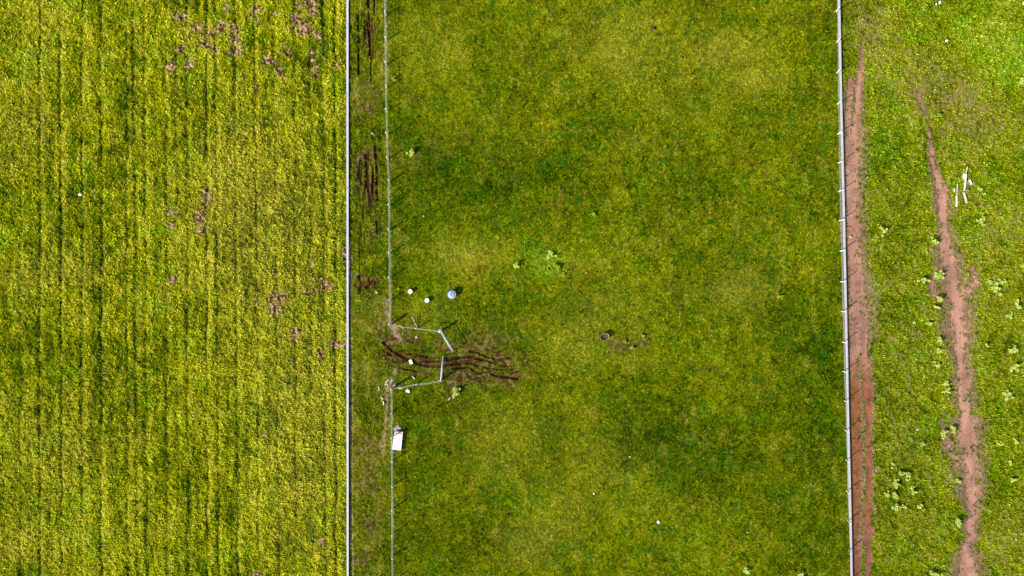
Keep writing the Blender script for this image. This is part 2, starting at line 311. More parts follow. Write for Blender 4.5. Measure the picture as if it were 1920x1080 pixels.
def gh(x, y):
    i = int(np.clip(np.searchsorted(gx, x), 1, nx-1)); j = int(np.clip(np.searchsorted(gy, y), 1, ny-1))
    return float(gz[i*ny+j])

# ---- grass: uncountable blades, one object
def grass(N):
    X = RS.uniform(-69.5, 69.5, N); Y = RS.uniform(-40.2, 40.2, N)
    c, z, s, inf = surface(X, Y)
    dn = ss(.28, .62, vn(X, Y, .17, 51)*.55+vn(X, Y, .42, 52)*.45)
    keep = (RS.rand(N) > (s*1.02+.45*inf['fur'])) & (RS.rand(N) < .16+.84*dn+.35*inf['mid'])
    # a thin scatter of stray tufts on the tracks
    X, Y, z, c = X[keep], Y[keep], z[keep], c[keep]; inf = {k: v[keep] for k, v in inf.items()}
    n = len(X)
    L = (.14+.15*RS.rand(n))*(1+.25*inf['left']-.36*inf['mid']-.2*inf['lane'])
    L = L*(1-.14*inf['right']); Wd = L*(.22+.16*RS.rand(n))*(1+.10*inf['right'])
    az = RS.uniform(0, 2*np.pi, n); az = np.where(RS.rand(n) < .45*inf['left'], RS.normal(-.7, .6, n), az)
    el = np.radians(RS.uniform(12, 62, n)*(1-.35*inf['mid']))
    d = np.stack([np.cos(az)*np.cos(el), np.sin(az)*np.cos(el), np.sin(el)], -1)
    sd_ = np.stack([-np.sin(az), np.cos(az), RS.uniform(-.4, .4, n)], -1)
    root = np.stack([X, Y, z-.01], -1)
    a = root-sd_*Wd[:, None]*.5; b = root+sd_*Wd[:, None]*.5
    mid1 = root+d*L[:, None]*.6+np.array([0, 0, .01]); 
    t = root+d*L[:, None]; t[:, 2] -= L*.12*RS.rand(n)
    v = np.stack([a, b, mid1+sd_*Wd[:, None]*.42, t, mid1-sd_*Wd[:, None]*.42], 1).reshape(-1, 3)
    base = np.arange(n, dtype=np.int32)[:, None]*5
    tri = np.concatenate([base+np.array([0, 1, 2], np.int32), base+np.array([0, 2, 4], np.int32), base+np.array([4, 2, 3], np.int32)], 1).reshape(-1, 3)
    j = np.exp(RS.normal(0, .30, n))[:, None]
    h = RS.rand(n)[:, None]
    c = c*j+np.where(h > .90, .035, 0.0)*np.array([[1., 1., .55]])
    c = c*np.where(h > .90, np.array([[1.12, 1.1, 1.3]]), np.where(h < .2, np.array([[.72, 1.02, 1.0]]), np.array([[1., 1., 1.]])))
    c = np.clip(c*1.25, 0, .7)
    o = np_mesh('grass', v, tri, np.repeat(c, 5, 0), attr_mat('grass_blades', 3.0, .12, 0, .22))
    o['kind'] = 'stuff'; o['label'] = 'short pasture grass in greens and straw yellow covering the paddocks'
    o['category'] = 'grass'
grass(1150000)

# ------------------------------------------------------------------ object helpers
def new(name, bm, m, parent=None, smooth=False):
    me = bpy.data.meshes.new(name); bm.to_mesh(me); bm.free()
    for mm in (m if isinstance(m, (list, tuple)) else [m]): me.materials.append(mm)
    if smooth:
        for p in me.polygons: p.use_smooth = True
    o = bpy.data.objects.new(name, me); C.objects.link(o)
    if parent: o.parent = parent
    return o
def empty(name, loc=(0, 0, 0), rz=0):
    o = bpy.data.objects.new(name, None); C.objects.link(o); o.location = loc; o.rotation_euler = (0, 0, rz); o.empty_display_size = .2
    return o
def tag(o, label, cat, group=None):
    o['label'] = label; o['category'] = cat
    if group: o['group'] = group
    return o
def tube(bm, pts, r, seg=8, cap=True, r2=None):
    pts = [Vector(p) for p in pts]; rings = []
    for i, p in enumerate(pts):
        d = (pts[min(i+1, len(pts)-1)]-pts[max(i-1, 0)]).normalized()
        up = Vector((0, 0, 1)) if abs(d.z) < .9 else Vector((1, 0, 0))
        a = d.cross(up).normalized(); b = a.cross(d)
        rr = r if r2 is None else r+(r2-r)*i/(len(pts)-1)
        rings.append([bm.verts.new(p+(a*math.cos(t)+b*math.sin(t))*rr) for t in [2*math.pi*k/seg for k in range(seg)]])
    for r0, r1 in zip(rings[:-1], rings[1:]):
        for k in range(seg): bm.faces.new((r0[k], r0[(k+1) % seg], r1[(k+1) % seg], r1[k]))
    if cap: bm.faces.new(rings[0][::-1]); bm.faces.new(rings[-1])
def ribbon(bm, pts, w, th, widths=None):
    """flat rail: horizontal board of width w, thickness th along pts"""
    pts = [Vector(p) for p in pts]; rings = []
    for i, p in enumerate(pts):
        d = (pts[min(i+1, len(pts)-1)]-pts[max(i-1, 0)]).normalized(); a = d.cross(Vector((0, 0, 1))).normalized()
        ww = (widths[i] if widths else w)/2
        rings.append([bm.verts.new(p+a*sx*ww+Vector((0, 0, sz*th/2))) for sx, sz in ((-1, -1), (1, -1), (1, 1), (-1, 1))])
    for r0, r1 in zip(rings[:-1], rings[1:]):
        for k in range(4): bm.faces.new((r0[k], r0[(k+1) % 4], r1[(k+1) % 4], r1[k]))
    bm.faces.new(rings[0][::-1]); bm.faces.new(rings[-1])
def box(bm, c, s, rz=0, mi=0, tilt=None):
    M = Matrix.Translation(Vector(c)) @ Matrix.Rotation(rz, 4, 'Z')
    if tilt: M = M @ Matrix.Rotation(tilt[0], 4, 'X') @ Matrix.Rotation(tilt[1], 4, 'Y')
    r = bmesh.ops.create_cube(bm, size=1, matrix=M @ Matrix.Diagonal((s[0], s[1], s[2], 1)))
    for f in {f for v in r['verts'] for f in v.link_faces}: f.material_index = mi
    return r['verts']
def lathe(bm, prof, seg=32, sx=1, sy=1, cap_bottom=True, cap_top=False, mi=0):
    rings = [[bm.verts.new((r*sx*math.cos(2*math.pi*k/seg), r*sy*math.sin(2*math.pi*k/seg), z)) for k in range(seg)] for r, z in prof]
    for r0, r1 in zip(rings[:-1], rings[1:]):
        for k in range(seg):
            f = bm.faces.new((r0[k], r0[(k+1) % seg], r1[(k+1) % seg], r1[k])); f.material_index = mi
    if cap_bottom: bm.faces.new(rings[0][::-1]).material_index = mi
    if cap_top: bm.faces.new(rings[-1]).material_index = mi

M_white = mat('white_painted_rail', (.50, .49, .51), .5, .04, 2)
M_post = mat('white_weathered_post', (.66, .64, .52), .6, .12, 6)
M_wire = mat('galvanised_wire', (.38, .38, .40), .45, .1, 10)
M_cable = mat('pale_fence_tape', (.40, .44, .22), .6, .25, 1.5, col2=(.30, .34, .18))
M_wing = mat('dull_tan_wire', (.42, .34, .24), .7, .25, 4)
M_steel = mat('galvanised_gate_pipe', (.50, .55, .60), .4, .06, 5, spec=.5)
M_gpost = mat('weathered_timber_post', (.36, .36, .34), .8, .2, 8)

# ------------------------------------------------------------------ long fences with white rail, set low so it casts little shadow
HR = 1.42; RZ = .17      # height of the posts, height of the low white rail in front of them
def interp(pts, y):
    return float(np.interp(y, [p[0] for p in pts], [p[1] for p in pts]))
def railed_fence(label, rail_pts, posts, width, base_fn, mesh_gap, wire_r):
    root = empty('paddock_fence', (base_fn(540).x, 0, 0)); tag(root, label, 'fence')
    off = -root.location
    L = lambda v: Vector(v)+off
    bm = bmesh.new(); ys = list(range(-40, 1121, 20))
    ribbon(bm, [L(P(interp(rail_pts, y), y, RZ)) for y in ys], width, .07, [width*(1.06-.12*(y/1080)) for y in ys])
    new('rail', bm, M_white, root)
    for y in range(-30, 1120, 57):
        bm = bmesh.new(); p = L(P(interp(rail_pts, y), y, 0)); box(bm, (p.x, p.y, RZ/2-.09), (width*.5, .12, RZ+.1)); new('foot', bm, M_post, root)
    if not posts: return root
    for bx, by in posts:
        top = P(interp(rail_pts, by), by, 0); top = Vector((top.x*(CAMH-HR)/CAMH, 0, HR-.03))
        b = P(bx, by, -.1); top.y = b.y+.02
        bm = bmesh.new(); tube(bm, [L(b), L(b.lerp(top, .5)), L(top)], .072, 8, True, .062); new('post', bm, M_post, root)
    bm = bmesh.new()
    yy = P(0, -40).y; k = 0
    while yy > P(0, 1120).y:
        py = 540-yy/MPP; b = base_fn(py); t = P(interp(rail_pts, py), py, 0)*((CAMH-HR)/CAMH)
        b0 = Vector((b.x, yy, .05)); t0 = Vector((t.x, yy, HR-.04))
        tube(bm, [L(b0), L(t0)], wire_r, 3, False); yy -= mesh_gap
    for h in (.08, .22, .36, .52, .70, .90, 1.1):
        pl = []
        for y in ys:
            b = base_fn(y); t = P(interp(rail_pts, y), 540, 0).x*((CAMH-HR)/CAMH); f = h/HR
            pl.append(L((b.x*(1-f)+t*f, P(0, y).y, h)))
        tube(bm, pl, wire_r, 3, False)
    new('wire_mesh', bm, M_wire, root)
    return root
RAIL_E = [(-60,1572),(0,1573.3),(200,1577.4),(400,1582.3),(450,1583.2),(700,1588.7),(790,1590.4),(980,1595),(1080,1596.9),(1140,1598)]
POSTS_E = [(1566.6,-34),(1567.3,22.7),(1568.3,80),(1568.7,137),(1569.3,196),(1570,251.7),(1571,306),(1572,359),(1572.7,414),(1575,470.7),(1576,528.3),(1577.3,584),(1579.3,641),(1580,696),(1582.7,750.7),(1584,806),(1586,861.7),(1586.7,919.3),(1589.3,975.3),(1591.7,1030),(1593,1086)]
def base_e(py): return P(float(np.interp(py, [p[1] for p in POSTS_E], [p[0] for p in POSTS_E]))+2.4, py)
railed_fence('long white railed wire fence beside the pink dirt track at the right', RAIL_E, POSTS_E, .245, base_e, .105, .005)
RAIL_W = [(-60,651.4),(0,651.5),(1080,651.9),(1140,651.9)]
POSTS_W = [(656, y) for y in range(-30, 1120, 57)]
railed_fence('long straight white rail along the right side of the striped field', RAIL_W, [], .26, lambda py: P(656.2, py), .3, .006)

# ------------------------------------------------------------------ inner tape fence, two runs with a gate recess between
HI = 1.12
def post_to(bm, b, h, r, lean=(0, 0)):
    tube(bm, [Vector((b.x, b.y, -.1)), Vector((b.x+lean[0]*.5, b.y+lean[1]*.5, h*.5)), Vector((b.x+lean[0], b.y+lean[1], h))], r, 8)
def tape_fence(label, line, posts, big, wing, tapew=.034):
    root = empty('tape_fence', P(line[0][0], line[0][1])); tag(root, label, 'fence', None)
    off = -root.location
    def off_pts(h, dx=0):
        out = []
        for (x, y) in line:
            p = P(x, y); out.append(Vector((p.x+dx, p.y, h))+off)
        return out
    tp = off_pts(HI-.06); i0, i1 = wing
    bm = bmesh.new(); tube(bm, tp[i1:] if i0 == 0 else tp[:i0+1], tapew/2, 6); new('top_tape', bm, M_cable, root)
    bm = bmesh.new(); tube(bm, tp[i0:i1+1], .028, 6); new('top_wire', bm, M_wing, root)
    bm = bmesh.new()
    for h in (.12, .32, .55, .8):
        tube(bm, off_pts(h), .007, 4)
    for (x0, y0), (x1, y1) in zip(line[:-1], line[1:]):
        a, b = P(x0, y0), P(x1, y1); nseg = max(2, int((b-a).length/.2))
        for i in range(nseg):
            p = a.lerp(b, i/nseg)+off; tube(bm, [(p.x, p.y, .05), (p.x, p.y, HI-.08)], .0045, 3, False)
    new('wire_mesh', bm, M_wire, root)
    for i, (x, y) in enumerate(posts):
        bm = bmesh.new(); r = random.Random(i*7+int(x)); p = P(x, y)+off
        bigp = (x, y) in big
        post_to(bm, p, HI+.35 if bigp else HI+.1, .14 if bigp else .085, (r.uniform(-.08, .08), r.uniform(-.04, .1)))
        new('corner_post' if bigp else 'post', bm, M_gpost if bigp else M_post, root)
    return root
NP = [(722.5,-18),(724,28),(724.5,75),(725,121),(725.5,164),(726.5,209),(727.5,253),(728.5,298),(730.5,340),(731,386),(731.3,431.5),(731.8,475.5),(732,520),(732.6,563),(733.5,608)]
lineN = [(722,-40)]+NP+[(757,612.5),(782,615.5),(826,621)]
tape_fence('thin pale tape fence from the top edge to the upper gate post', lineN, NP+[(782,615.5)], [(733.5,608)], (len(NP), len(lineN)-1))
SPp = [(736,727),(736,772),(736.2,818),(736.5,863),(736.8,909),(737,953),(737,998),(737.3,1042),(737.6,1088)]
lineS = [(827.5,712),(806,717.5),(782,719),(760,724)]+SPp+[(737.8,1120)]
tape_fence('thin pale tape fence from the lower gate post past the white box', lineS, [(782,719)]+SPp, [(736,727)], (0, 4))

# ------------------------------------------------------------------ the two gate leaves
def gate(label, hinge, free, extra_loop):
    h = P(*hinge, 0); f = P(*free, 0); d = f-h; Lh = d.length; ang = math.atan2(d.y, d.x)
    root = empty('farm_gate', h, ang); tag(root, label, 'gate', 'pair of open farm gate leaves')
    bm = bmesh.new(); r = .055
    tube(bm, [(0.12, 0, 1.18), (Lh, 0, 1.18)], r, 10); tube(bm, [(0.12, 0, .16), (Lh, 0, .16)], .03, 8)
    tube(bm, [(0.14, 0, .12), (0.14, 0, 1.18)], .035, 8); tube(bm, [(Lh-.03, 0, .12), (Lh-.03, 0, 1.18)], .035, 8)
    new('frame', bm, M_steel, root, True)
    bm = bmesh.new()
    for k in range(1, 5): tube(bm, [(.14, 0, .16+k*.2), (Lh, 0, .16+k*.2)], .014, 6)
    for k in range(1, 9): tube(bm, [(.14+k*(Lh-.14)/9, 0, .16), (.14+k*(Lh-.14)/9, 0, 1.18)], .014, 6)
    new('bars', bm, M_steel, root, True)
    bm = bmesh.new(); tube(bm, [(.14, .03, 1.12), (Lh-.05, .03, .2)], .02, 6); new('brace', bm, M_steel, root, True)
    bm = bmesh.new(); tube(bm, [(0, 0, -.1), (0, 0, 1.42)], .10, 12); new('gate_post', bm, M_steel, root, True)
    bm = bmesh.new()
    bm.free()
    for z in (.3, 1.08):
        bm = bmesh.new(); tube(bm, [(0, -.0, z-.05), (0, 0, z+.05)], .125, 12); new('hinge', bm, M_steel, root, True)
    if extra_loop:
        bm = bmesh.new()
        pts = [(.20*math.cos(a)-.02, .20*math.sin(a)+.02, 1.34) for a in [2*math.pi*k/16 for k in range(17)]]
        tube(bm, pts, .05, 6); new('cap_ring', bm, M_white, root, True)
    bm = bmesh.new(); box(bm, (Lh+.02, 0, 1.0), (.12, .05, .08)); new('latch', bm, M_steel, root)
gate('grey pipe gate leaf slanting down from the upper gate post with the ring cap', (827,620), (850,657.5), True)
gate('grey pipe gate leaf standing nearly upright in the photo above the lower gate post', (828,711.5), (831.7,667.5), False)

# ------------------------------------------------------------------ drums, tank, tub
M_drum = mat('white_plastic_drum', (.80, .78, .76), .5, .04, 4)
M_drumlid = mat('white_drum_lid', (.84, .80, .80), .5, .05, 6)
def drum(px, py, r, h, label):
    root = empty('white_drum', P(px, py)); tag(root, label, 'drum', 'white lidded drums on the grass')
    bm = bmesh.new(); lathe(bm, [(r*.92, -.03), (r*.96, .02), (r*.97, h*.33), (r*1.0, h*.35), (r*.97, h*.38), (r*.97, h*.64), (r*1.0, h*.67), (r*.96, h*.7), (r*.95, h)], 28, cap_top=True)
    new('body', bm, M_drum, root, True)
    bm = bmesh.new(); lathe(bm, [(r*.97, h-.03), (r*1.02, h-.03), (r*1.02, h+.035), (r*.95, h+.05), (r*.88, h+.02), (r*.3, h+.025), (r*.28, h+.03)], 28, cap_top=True)
    new('lid', bm, M_drumlid, root, False)
    bm = bmesh.new(); lathe(bm, [(.045, h+.03), (.045, h+.07), (.03, h+.075)], 12, cap_top=True); o = new('bung', bm, M_gpost, root); o.location = (.03, .09, 0)
drum(770, 546.6, .29, .40, 'white round drum, the upper left one of the two small ones')
drum(801, 563.2, .29, .36, 'white round drum, the lower one between the other drum and the blue tank')
root = empty('water_tank', P(847.8, 552.3)); tag(root, 'round pale blue and white tank with a ribbed lid, wider than the drums', 'tank')
M_blue = mat('pale_blue_plastic', (.30, .34, .62), .5, .1, 5, col2=(.24, .28, .52))
M_bluew = mat('whitened_plastic', (.50, .52, .66), .5, .1, 6)
bm = bmesh.new(); R = .53; lathe(bm, [(R*.96, -.03), (R, .03), (R, .18), (R*1.02, .2), (R, .22), (R, .4), (R*1.02, .42), (R, .44), (R, .58)], 40, cap_top=True); new('body', bm, M_bluew, root, True)
bm = bmesh.new(); lathe(bm, [(R*.9, .57), (R*.9, .60), (R*.5, .64), (R*.14, .66)], 40, cap_top=True); new('lid', bm, M_blue, root, True)
bm = bmesh.new()
pts = [(R*.97*math.cos(a), R*.97*math.sin(a), .60) for a in [2*math.pi*k/36 for k in range(37)]]; tube(bm, pts, .03, 6, False); new('rim', bm, M_bluew, root, True)
for k in range(8):
    a = 2*math.pi*k/8+.3; bm = bmesh.new(); tube(bm, [(R*.2*math.cos(a), R*.2*math.sin(a), .665), (R*.86*math.cos(a), R*.86*math.sin(a), .615)], .022 if k % 2 else .034, 6); new('rib', bm, M_bluew, root, True)
bm = bmesh.new(); lathe(bm, [(.055, .655), (.055, .70), (.03, .705)], 12, cap_top=True); new('cap', bm, mat('dark_cap', (.05, .05, .06), .6), root)

root = empty('feed_tub', P(1132.8, 631), math.radians(22)); tag(root, 'oval white rimmed feed tub holding brown soil and leaves', 'tub')
bm = bmesh.new(); sx, sy = .60, .48
lathe(bm, [(.80, -.03), (.88, .05), (.98, .42), (1.0, .46), (.995, .485), (.945, .485), (.92, .45), (.86, .14)], 36, sx, sy, True, True); new('shell', bm, mat('white_tub_plastic', (.30, .27, .26), .5, .08, 4), root, False)
bm = bmesh.new(); rr = random.Random(4)
v0 = [[bm.verts.new((.83*sx*q/6*math.cos(2*math.pi*k/24), .83*sy*q/6*math.sin(2*math.pi*k/24), .33+rr.uniform(-.04, .05))) for k in range(24)] for q in range(1, 7)]
for a, b in zip(v0[:-1], v0[1:]):
    for k in range(24): bm.faces.new((a[k], a[(k+1) % 24], b[(k+1) % 24], b[k]))
bm.faces.new(v0[0]); new('soil', bm, mat('damp_brown_soil', (.10, .040, .016), .95, .4, 12, .6), root)
bm = bmesh.new()
for k in range(34):
    a, q = rr.uniform(-.6, 1.9), math.sqrt(rr.random())*.72; c = Vector((q*sx*math.cos(a), q*sy*math.sin(a), .40+rr.uniform(0, .04)))
    box(bm, c, (rr.uniform(.04, .09), .035, .006), rr.uniform(0, 6), 0, (rr.uniform(-.5, .5), rr.uniform(-.5, .5)))
new('leaves', bm, mat('yellow_green_leaves', (.30, .27, .03), .7, .4, 9), root)

# ------------------------------------------------------------------ big white box and the scrap next to it
corner = [P(739.8, 808.9, .38), P(755.6, 809.9, .38), P(752.0, 844.4, .38), P(735.6, 842.6, .38)]
cen = sum(corner, Vector())/4; cen.z = 0
root = empty('storage_box', cen); tag(root, 'large white rectangular box lying against the tape fence, pinkish at its upper end', 'box')
bm = bmesh.new()
def prism(bm, cs, z0, z1, inset=0.0):
    c = sum(cs, Vector((0, 0, 0)))/len(cs)
    lo = [bm.verts.new((p.x+(c.x-p.x)*inset, p.y+(c.y-p.y)*inset, z0)) for p in cs]; hi = [bm.verts.new((p.x, p.y, z1)) for p in cs]
    n = len(cs); bm.faces.new(hi); bm.faces.new(lo[::-1])
    for k in range(n): bm.faces.new((lo[k], lo[(k+1) % n], hi[(k+1) % n], hi[k]))
cs = [Vector((p.x-cen.x, p.y-cen.y, 0)) for p in corner][::-1]
A, B, Cc, D = cs   # SW, SE, NE, NW
prism(bm, cs, -.05, .33, .05); new('body', bm, mat('white_fibreglass', (.66, .62, .62), .5, .06, 3), root)
k = .13
N1 = D.lerp(A, k); N2 = Cc.lerp(B, k)
bm = bmesh.new(); prism(bm, [A*1.012, B*1.012, N2*1.012, N1*1.012], .332, .40, 0)
bmesh.ops.bevel(bm, geom=[e for e in bm.edges], offset=.03, segments=2, affect='EDGES'); new('lid', bm, mat('white_lid', (.86, .83, .83), .5, .03, 3), root)
bm = bmesh.new(); prism(bm, [N1.lerp(D, .08)*1.0, N2.lerp(Cc, .08), Cc, D], .332, .37, 0); new('end_panel', bm, mat('pinkish_panel', (.66, .42, .34), .7, .12, 5, col2=(.52, .30, .22)), root)
for t in (.2, .5, .8):
    bm = bmesh.new(); box(bm, A.lerp(D, t)*1.03+Vector((0, 0, .30)), (.06, .14, .1)); new('clasp', bm, M_steel, root)
bm = bmesh.new(); prism(bm, [Vector(v) for v in ((0, 0, 0), (.40, .02, 0), (.34, .30, 0), (.08, .34, 0))], .0, .16, .1)
bmesh.ops.bevel(bm, geom=bm.edges[:], offset=.02, segments=1, affect='EDGES')
o = new('crate', bm, mat('blue_plastic', (.05, .10, .42), .5), None); o.location = P(736, 849.3); tag(o, 'small blue plastic crate poking out under the lower end of the white box', 'crate')
root = empty('broken_pallet', P(744.8, 803.4), math.radians(38)); root.scale = (.8, .8, .8); tag(root, 'broken grey timber pallet leaning at the upper end of the white box', 'pallet')
M_oldwood = mat('silvered_timber', (.50, .45, .42), .85, .25, 14)
for k in range(6):
    bm = bmesh.new(); r = random.Random(k); box(bm, (r.uniform(-.08, .08), -.36+k*.14, .14+.01*k), (1.0+r.uniform(-.2, .1), .10, .022), r.uniform(-.06, .06), 0, (0, .06)); new('slat', bm, M_oldwood, root)
for s in (-.38, .38):
    bm = bmesh.new(); box(bm, (s, 0, .06), (.09, .9, .10)); new('bearer', bm, M_oldwood, root)

# ------------------------------------------------------------------ poles, planks, loose debris
M_pale = mat('bleached_timber', (.58, .50, .40), .8, .2, 8)
M_plastic = mat('white_plastic', (.66, .64, .64), .55, .06, 5)
M_tan = mat('tan_timber', (.50, .28, .16), .8, .2, 8)
def stick(name, a, b, w, m, label, cat, h0=.10, h1=.10, th=None, round_=False, group=None):
    w *= .82 if a[0] > 1700 else 1
    pa, pb = P(*a, h0), P(*b, h1); c = (pa+pb)/2; o = None
    bm = bmesh.new(); d = pb-pa; nrm = Vector((-d.y, d.x, 0)).normalized()
    mid_ = nrm*d.length*.015
    if round_: tube(bm, [pa-c, mid_, pb-c], w/2, 8)
    else: ribbon(bm, [pa-c, mid_, pb-c], w, th or .045)
    o = new(name, bm, m); o.location = c; return tag(o, label, cat, group)
stick('pole', (782.6,613.6), (772.2,594), .085, M_pale, 'thin pale pole leaning out from the fence between corner and upper gate post', 'pole', .05, .75, round_=True)
stick('stick', (748.9,608.9), (756.5,616.8), .10, M_pale, 'short bleached stick across the fence just right of the upper corner post', 'stick', .3, .12, round_=True)
stick('plank', (772.8,705.8), (777.8,711), .13, M_pale, 'short pale plank below the white block in the gateway', 'plank')
stick('stick', (844,746), (839.8,751), .11, M_plastic, 'small white stick below left of the weed clump by the gate', 'stick', round_=True)
stick('timber_offcut', (722,718), (729,712.5), .14, M_pale, 'pale timber offcut, upper left in the scatter by the lower corner post', 'timber')
stick('timber_offcut', (731.5,717), (736,712.6), .13, M_pale, 'pale timber offcut right above the lower corner post', 'timber')
stick('timber_offcut', (721.5,721.5), (726.5,719), .12, M_plastic, 'whitish forked offcut left of the lower corner post', 'timber')
stick('timber_offcut', (724.5,717.5), (727,723), .11, M_pale, 'pale offcut lying across the forked one by the lower corner post', 'timber')
stick('timber_offcut', (709.8,725), (710.6,731.5), .14, M_oldwood, 'grey upright offcut farthest left of the corner post scatter', 'timber')
stick('timber_offcut', (714.3,744.7), (718,749), .13, M_pale, 'slanting pale offcut on the bare path below the corner post', 'timber')
stick('timber_offcut', (718.2,752.5), (719.6,759.5), .13, M_plastic, 'lowest whitish offcut on the bare path below the corner post', 'timber')
stick('timber_offcut', (734.5,728.5), (741.5,722), .26, M_oldwood, 'thick grey block of timber touching the lower corner post', 'timber', .25, .25, .2)
stick('plank', (1795.1,345), (1794,367), .15, M_pale, 'thin bleached plank, upper left of the board pile right of the dirt track', 'plank', .12, .1)
stick('plank', (1793.3,367.6), (1793.5,387.5), .29, M_plastic, 'wide white plank below the thin one in the board pile', 'plank', .12, .1)
stick('plank', (1789.4,353.5), (1789.3,359.5), .16, M_plastic, 'tiny white piece left of the thin bleached plank', 'plank')
stick('plank', (1814,313), (1810.8,326), .11, M_plastic, 'thin white lath pointing up at the top of the board pile', 'plank', .2, .2, round_=True)
stick('plank', (1811.4,326), (1808,358), .23, M_plastic, 'long white plank in the middle of the board pile', 'plank', .25, .15)
stick('plank', (1806,358), (1816.5,356.4), .17, M_tan, 'short tan plank lying across the lower end of the long white one', 'plank', .2, .2)
stick('plank', (1806.8,360.5), (1812.4,380.5), .34, M_pale, 'broad cream plank below the tan cross piece', 'plank', .12, .1)
stick('plank', (1817.3,337), (1821.8,346), .32, M_plastic, 'short wide white board right of the long white plank', 'plank', .22, .16)

def lump(name, px, py, sx, sy, h, m, label, cat, seed=0, rz=0, rough=.18):
    bm = bmesh.new(); bmesh.ops.create_icosphere(bm, subdivisions=2, radius=1); r = random.Random(seed)
    for v in bm.verts:
        k = 1+r.uniform(-rough, rough); v.co = Vector((v.co.x*sx*k, v.co.y*sy*k, v.co.z*h*k+h*.6))
    o = new(name, bm, m); p = P(px, py); o.location = (p.x, p.y, max(0, gh(p.x, p.y))); o.rotation_euler.z = rz
    return tag(o, label, cat)
def slab(name, px, py, sx, sy, h, m, label, cat, rz=0, bev=.03, tilt=None):
    bm = bmesh.new(); box(bm, (0, 0, h/2), (sx, sy, h), 0, 0, tilt); bmesh.ops.bevel(bm, geom=bm.edges[:], offset=bev, segments=2, affect='EDGES')
    r = random.Random(int(px))
    for v in bm.verts: v.co += Vector((r.uniform(-1, 1), r.uniform(-1, 1), 0))*.012
    o = new(name, bm, m); p = P(px, py); o.location = (p.x, p.y, max(.02, gh(p.x, p.y))); o.rotation_euler.z = rz
    return tag(o, label, cat)
M_foam = mat('white_foam', (.84, .82, .84), .7, .04, 6)
M_stone = mat('grey_stone', (.50, .46, .46), .9, .2, 7, .4)
slab('salt_block', 770.8, 678.2, .40, .58, .22, M_foam, 'white rectangular block lying on the dark rut in the gateway', 'block', math.radians(22))
def heart(px, py):
    bm = bmesh.new(); out = [(-.30, .02), (-.14, .22), (-.02, .26), (.08, .14), (.20, .20), (.28, .02), (.26, -.22), (.05, -.18), (-.2, -.12)]
    prism(bm, [Vector((x, y, 0)) for x, y in out][::-1], 0, .2, .1); bmesh.ops.bevel(bm, geom=bm.edges[:], offset=.03, segments=2, affect='EDGES')
    bmesh.ops.recalc_face_normals(bm, faces=bm.faces[:])
    o = new('foam_piece', bm, M_foam); o.location = P(px, py); tag(o, 'white lumpy foam piece below the fence, right of the grey stone', 'foam')
heart(764.8, 733.2)
lump('stone', 751.3, 727.2, .30, .17, .14, M_stone, 'flat grey stone under the fence right of the lower corner post', 'stone', 3)
lump('stone', 781, 632, .18, .13, .08, mat('pale_stone', (.55, .50, .36), .9, .2, 8), 'small pale stone below the upper fence wing', 'stone', 5)
lump('plastic_bag', 151, 364.8, .26, .19, .12, M_foam, 'white crumpled bag alone in the striped left field', 'bag', 6)
lump('plastic_bag', 1234.5, 978.5, .20, .22, .12, M_foam, 'white crumpled bag in the lower middle of the big paddock', 'bag', 7, .6)
lump('plastic_scrap', 1113.3, 925.5, .10, .13, .06, M_foam, 'small white scrap left of the crumpled bag in the lower paddock', 'scrap', 8)
lump('plastic_scrap', 1401.5, 998, .10, .09, .05, mat('dull_plastic', (.5, .52, .42), .8, .2, 9), 'tiny dull scrap right of the crumpled bag in the lower paddock', 'scrap', 9)
lump('plastic_scrap', 1181, 856.5, .15, .08, .04, mat('pale_green_plastic', (.55, .60, .38), .7, .1, 7), 'small pale greenish scrap above the lower white bag', 'scrap', 10)
lump('dark_bag', 1226, 53.5, .20, .26, .12, mat('navy_plastic', (.02, .03, .06), .5, .3, 7), 'small dark blue bag near the top of the big paddock', 'bag', 11)
lump('plastic_bag', 1775, 76.5, .20, .14, .10, M_foam, 'small white bag near the top of the right field', 'bag', 12, .4)
lump('paper_sheet', 1762, 4.5, .13, .24, .06, M_foam, 'white crumpled sheet at the top edge of the right field, right one', 'paper', 13, -.3)
lump('paper_sheet', 1755.5, 8, .10, .17, .07, mat('offwhite_paper', (.62, .60, .52), .8, .1, 7), 'off white crumpled sheet at the top edge, left one', 'paper', 14)
lump('plastic_scrap', 1919, 7, .16, .22, .08, mat('offwhite_plastic', (.7, .7, .6), .7, .1, 7), 'off white scrap at the top right corner', 'scrap', 15)
lump('crumpled_sheet', 1807.8, 331, .32, .38, .18, M_plastic, 'crumpled white sheet at the head of the long white plank', 'sheet', 16, .2, .3)
lump('stone', 1594.9, 444.3, .16, .11, .09, mat('cream_stone', (.62, .56, .44), .9, .1, 7), 'cream stone on the pink track beside the right fence', 'stone', 17)
lump('stone', 706.5, 548, .2, .2, .09, mat('straw_stone', (.42, .36, .22), .9, .25, 9), 'straw coloured stone in the lane right of the dark rut', 'stone', 18)
lump('plastic_scrap', 698, 250, .20, .09, .05, mat('greyish_plastic', (.45, .48, .42), .8, .2, 9), 'faint greyish scrap on the lane between the ruts', 'scrap', 19, -.4)
lump('plastic_scrap', 794, 405.3, .07, .06, .03, M_foam, 'tiny white speck in the paddock right of the tape fence', 'scrap', 20)
lump('plastic_scrap', 1719.5, 805, .18, .12, .06, mat('grey_plastic', (.5, .52, .5), .7, .2, 8), 'grey white scrap in the strip between the two dirt tracks', 'scrap', 21)

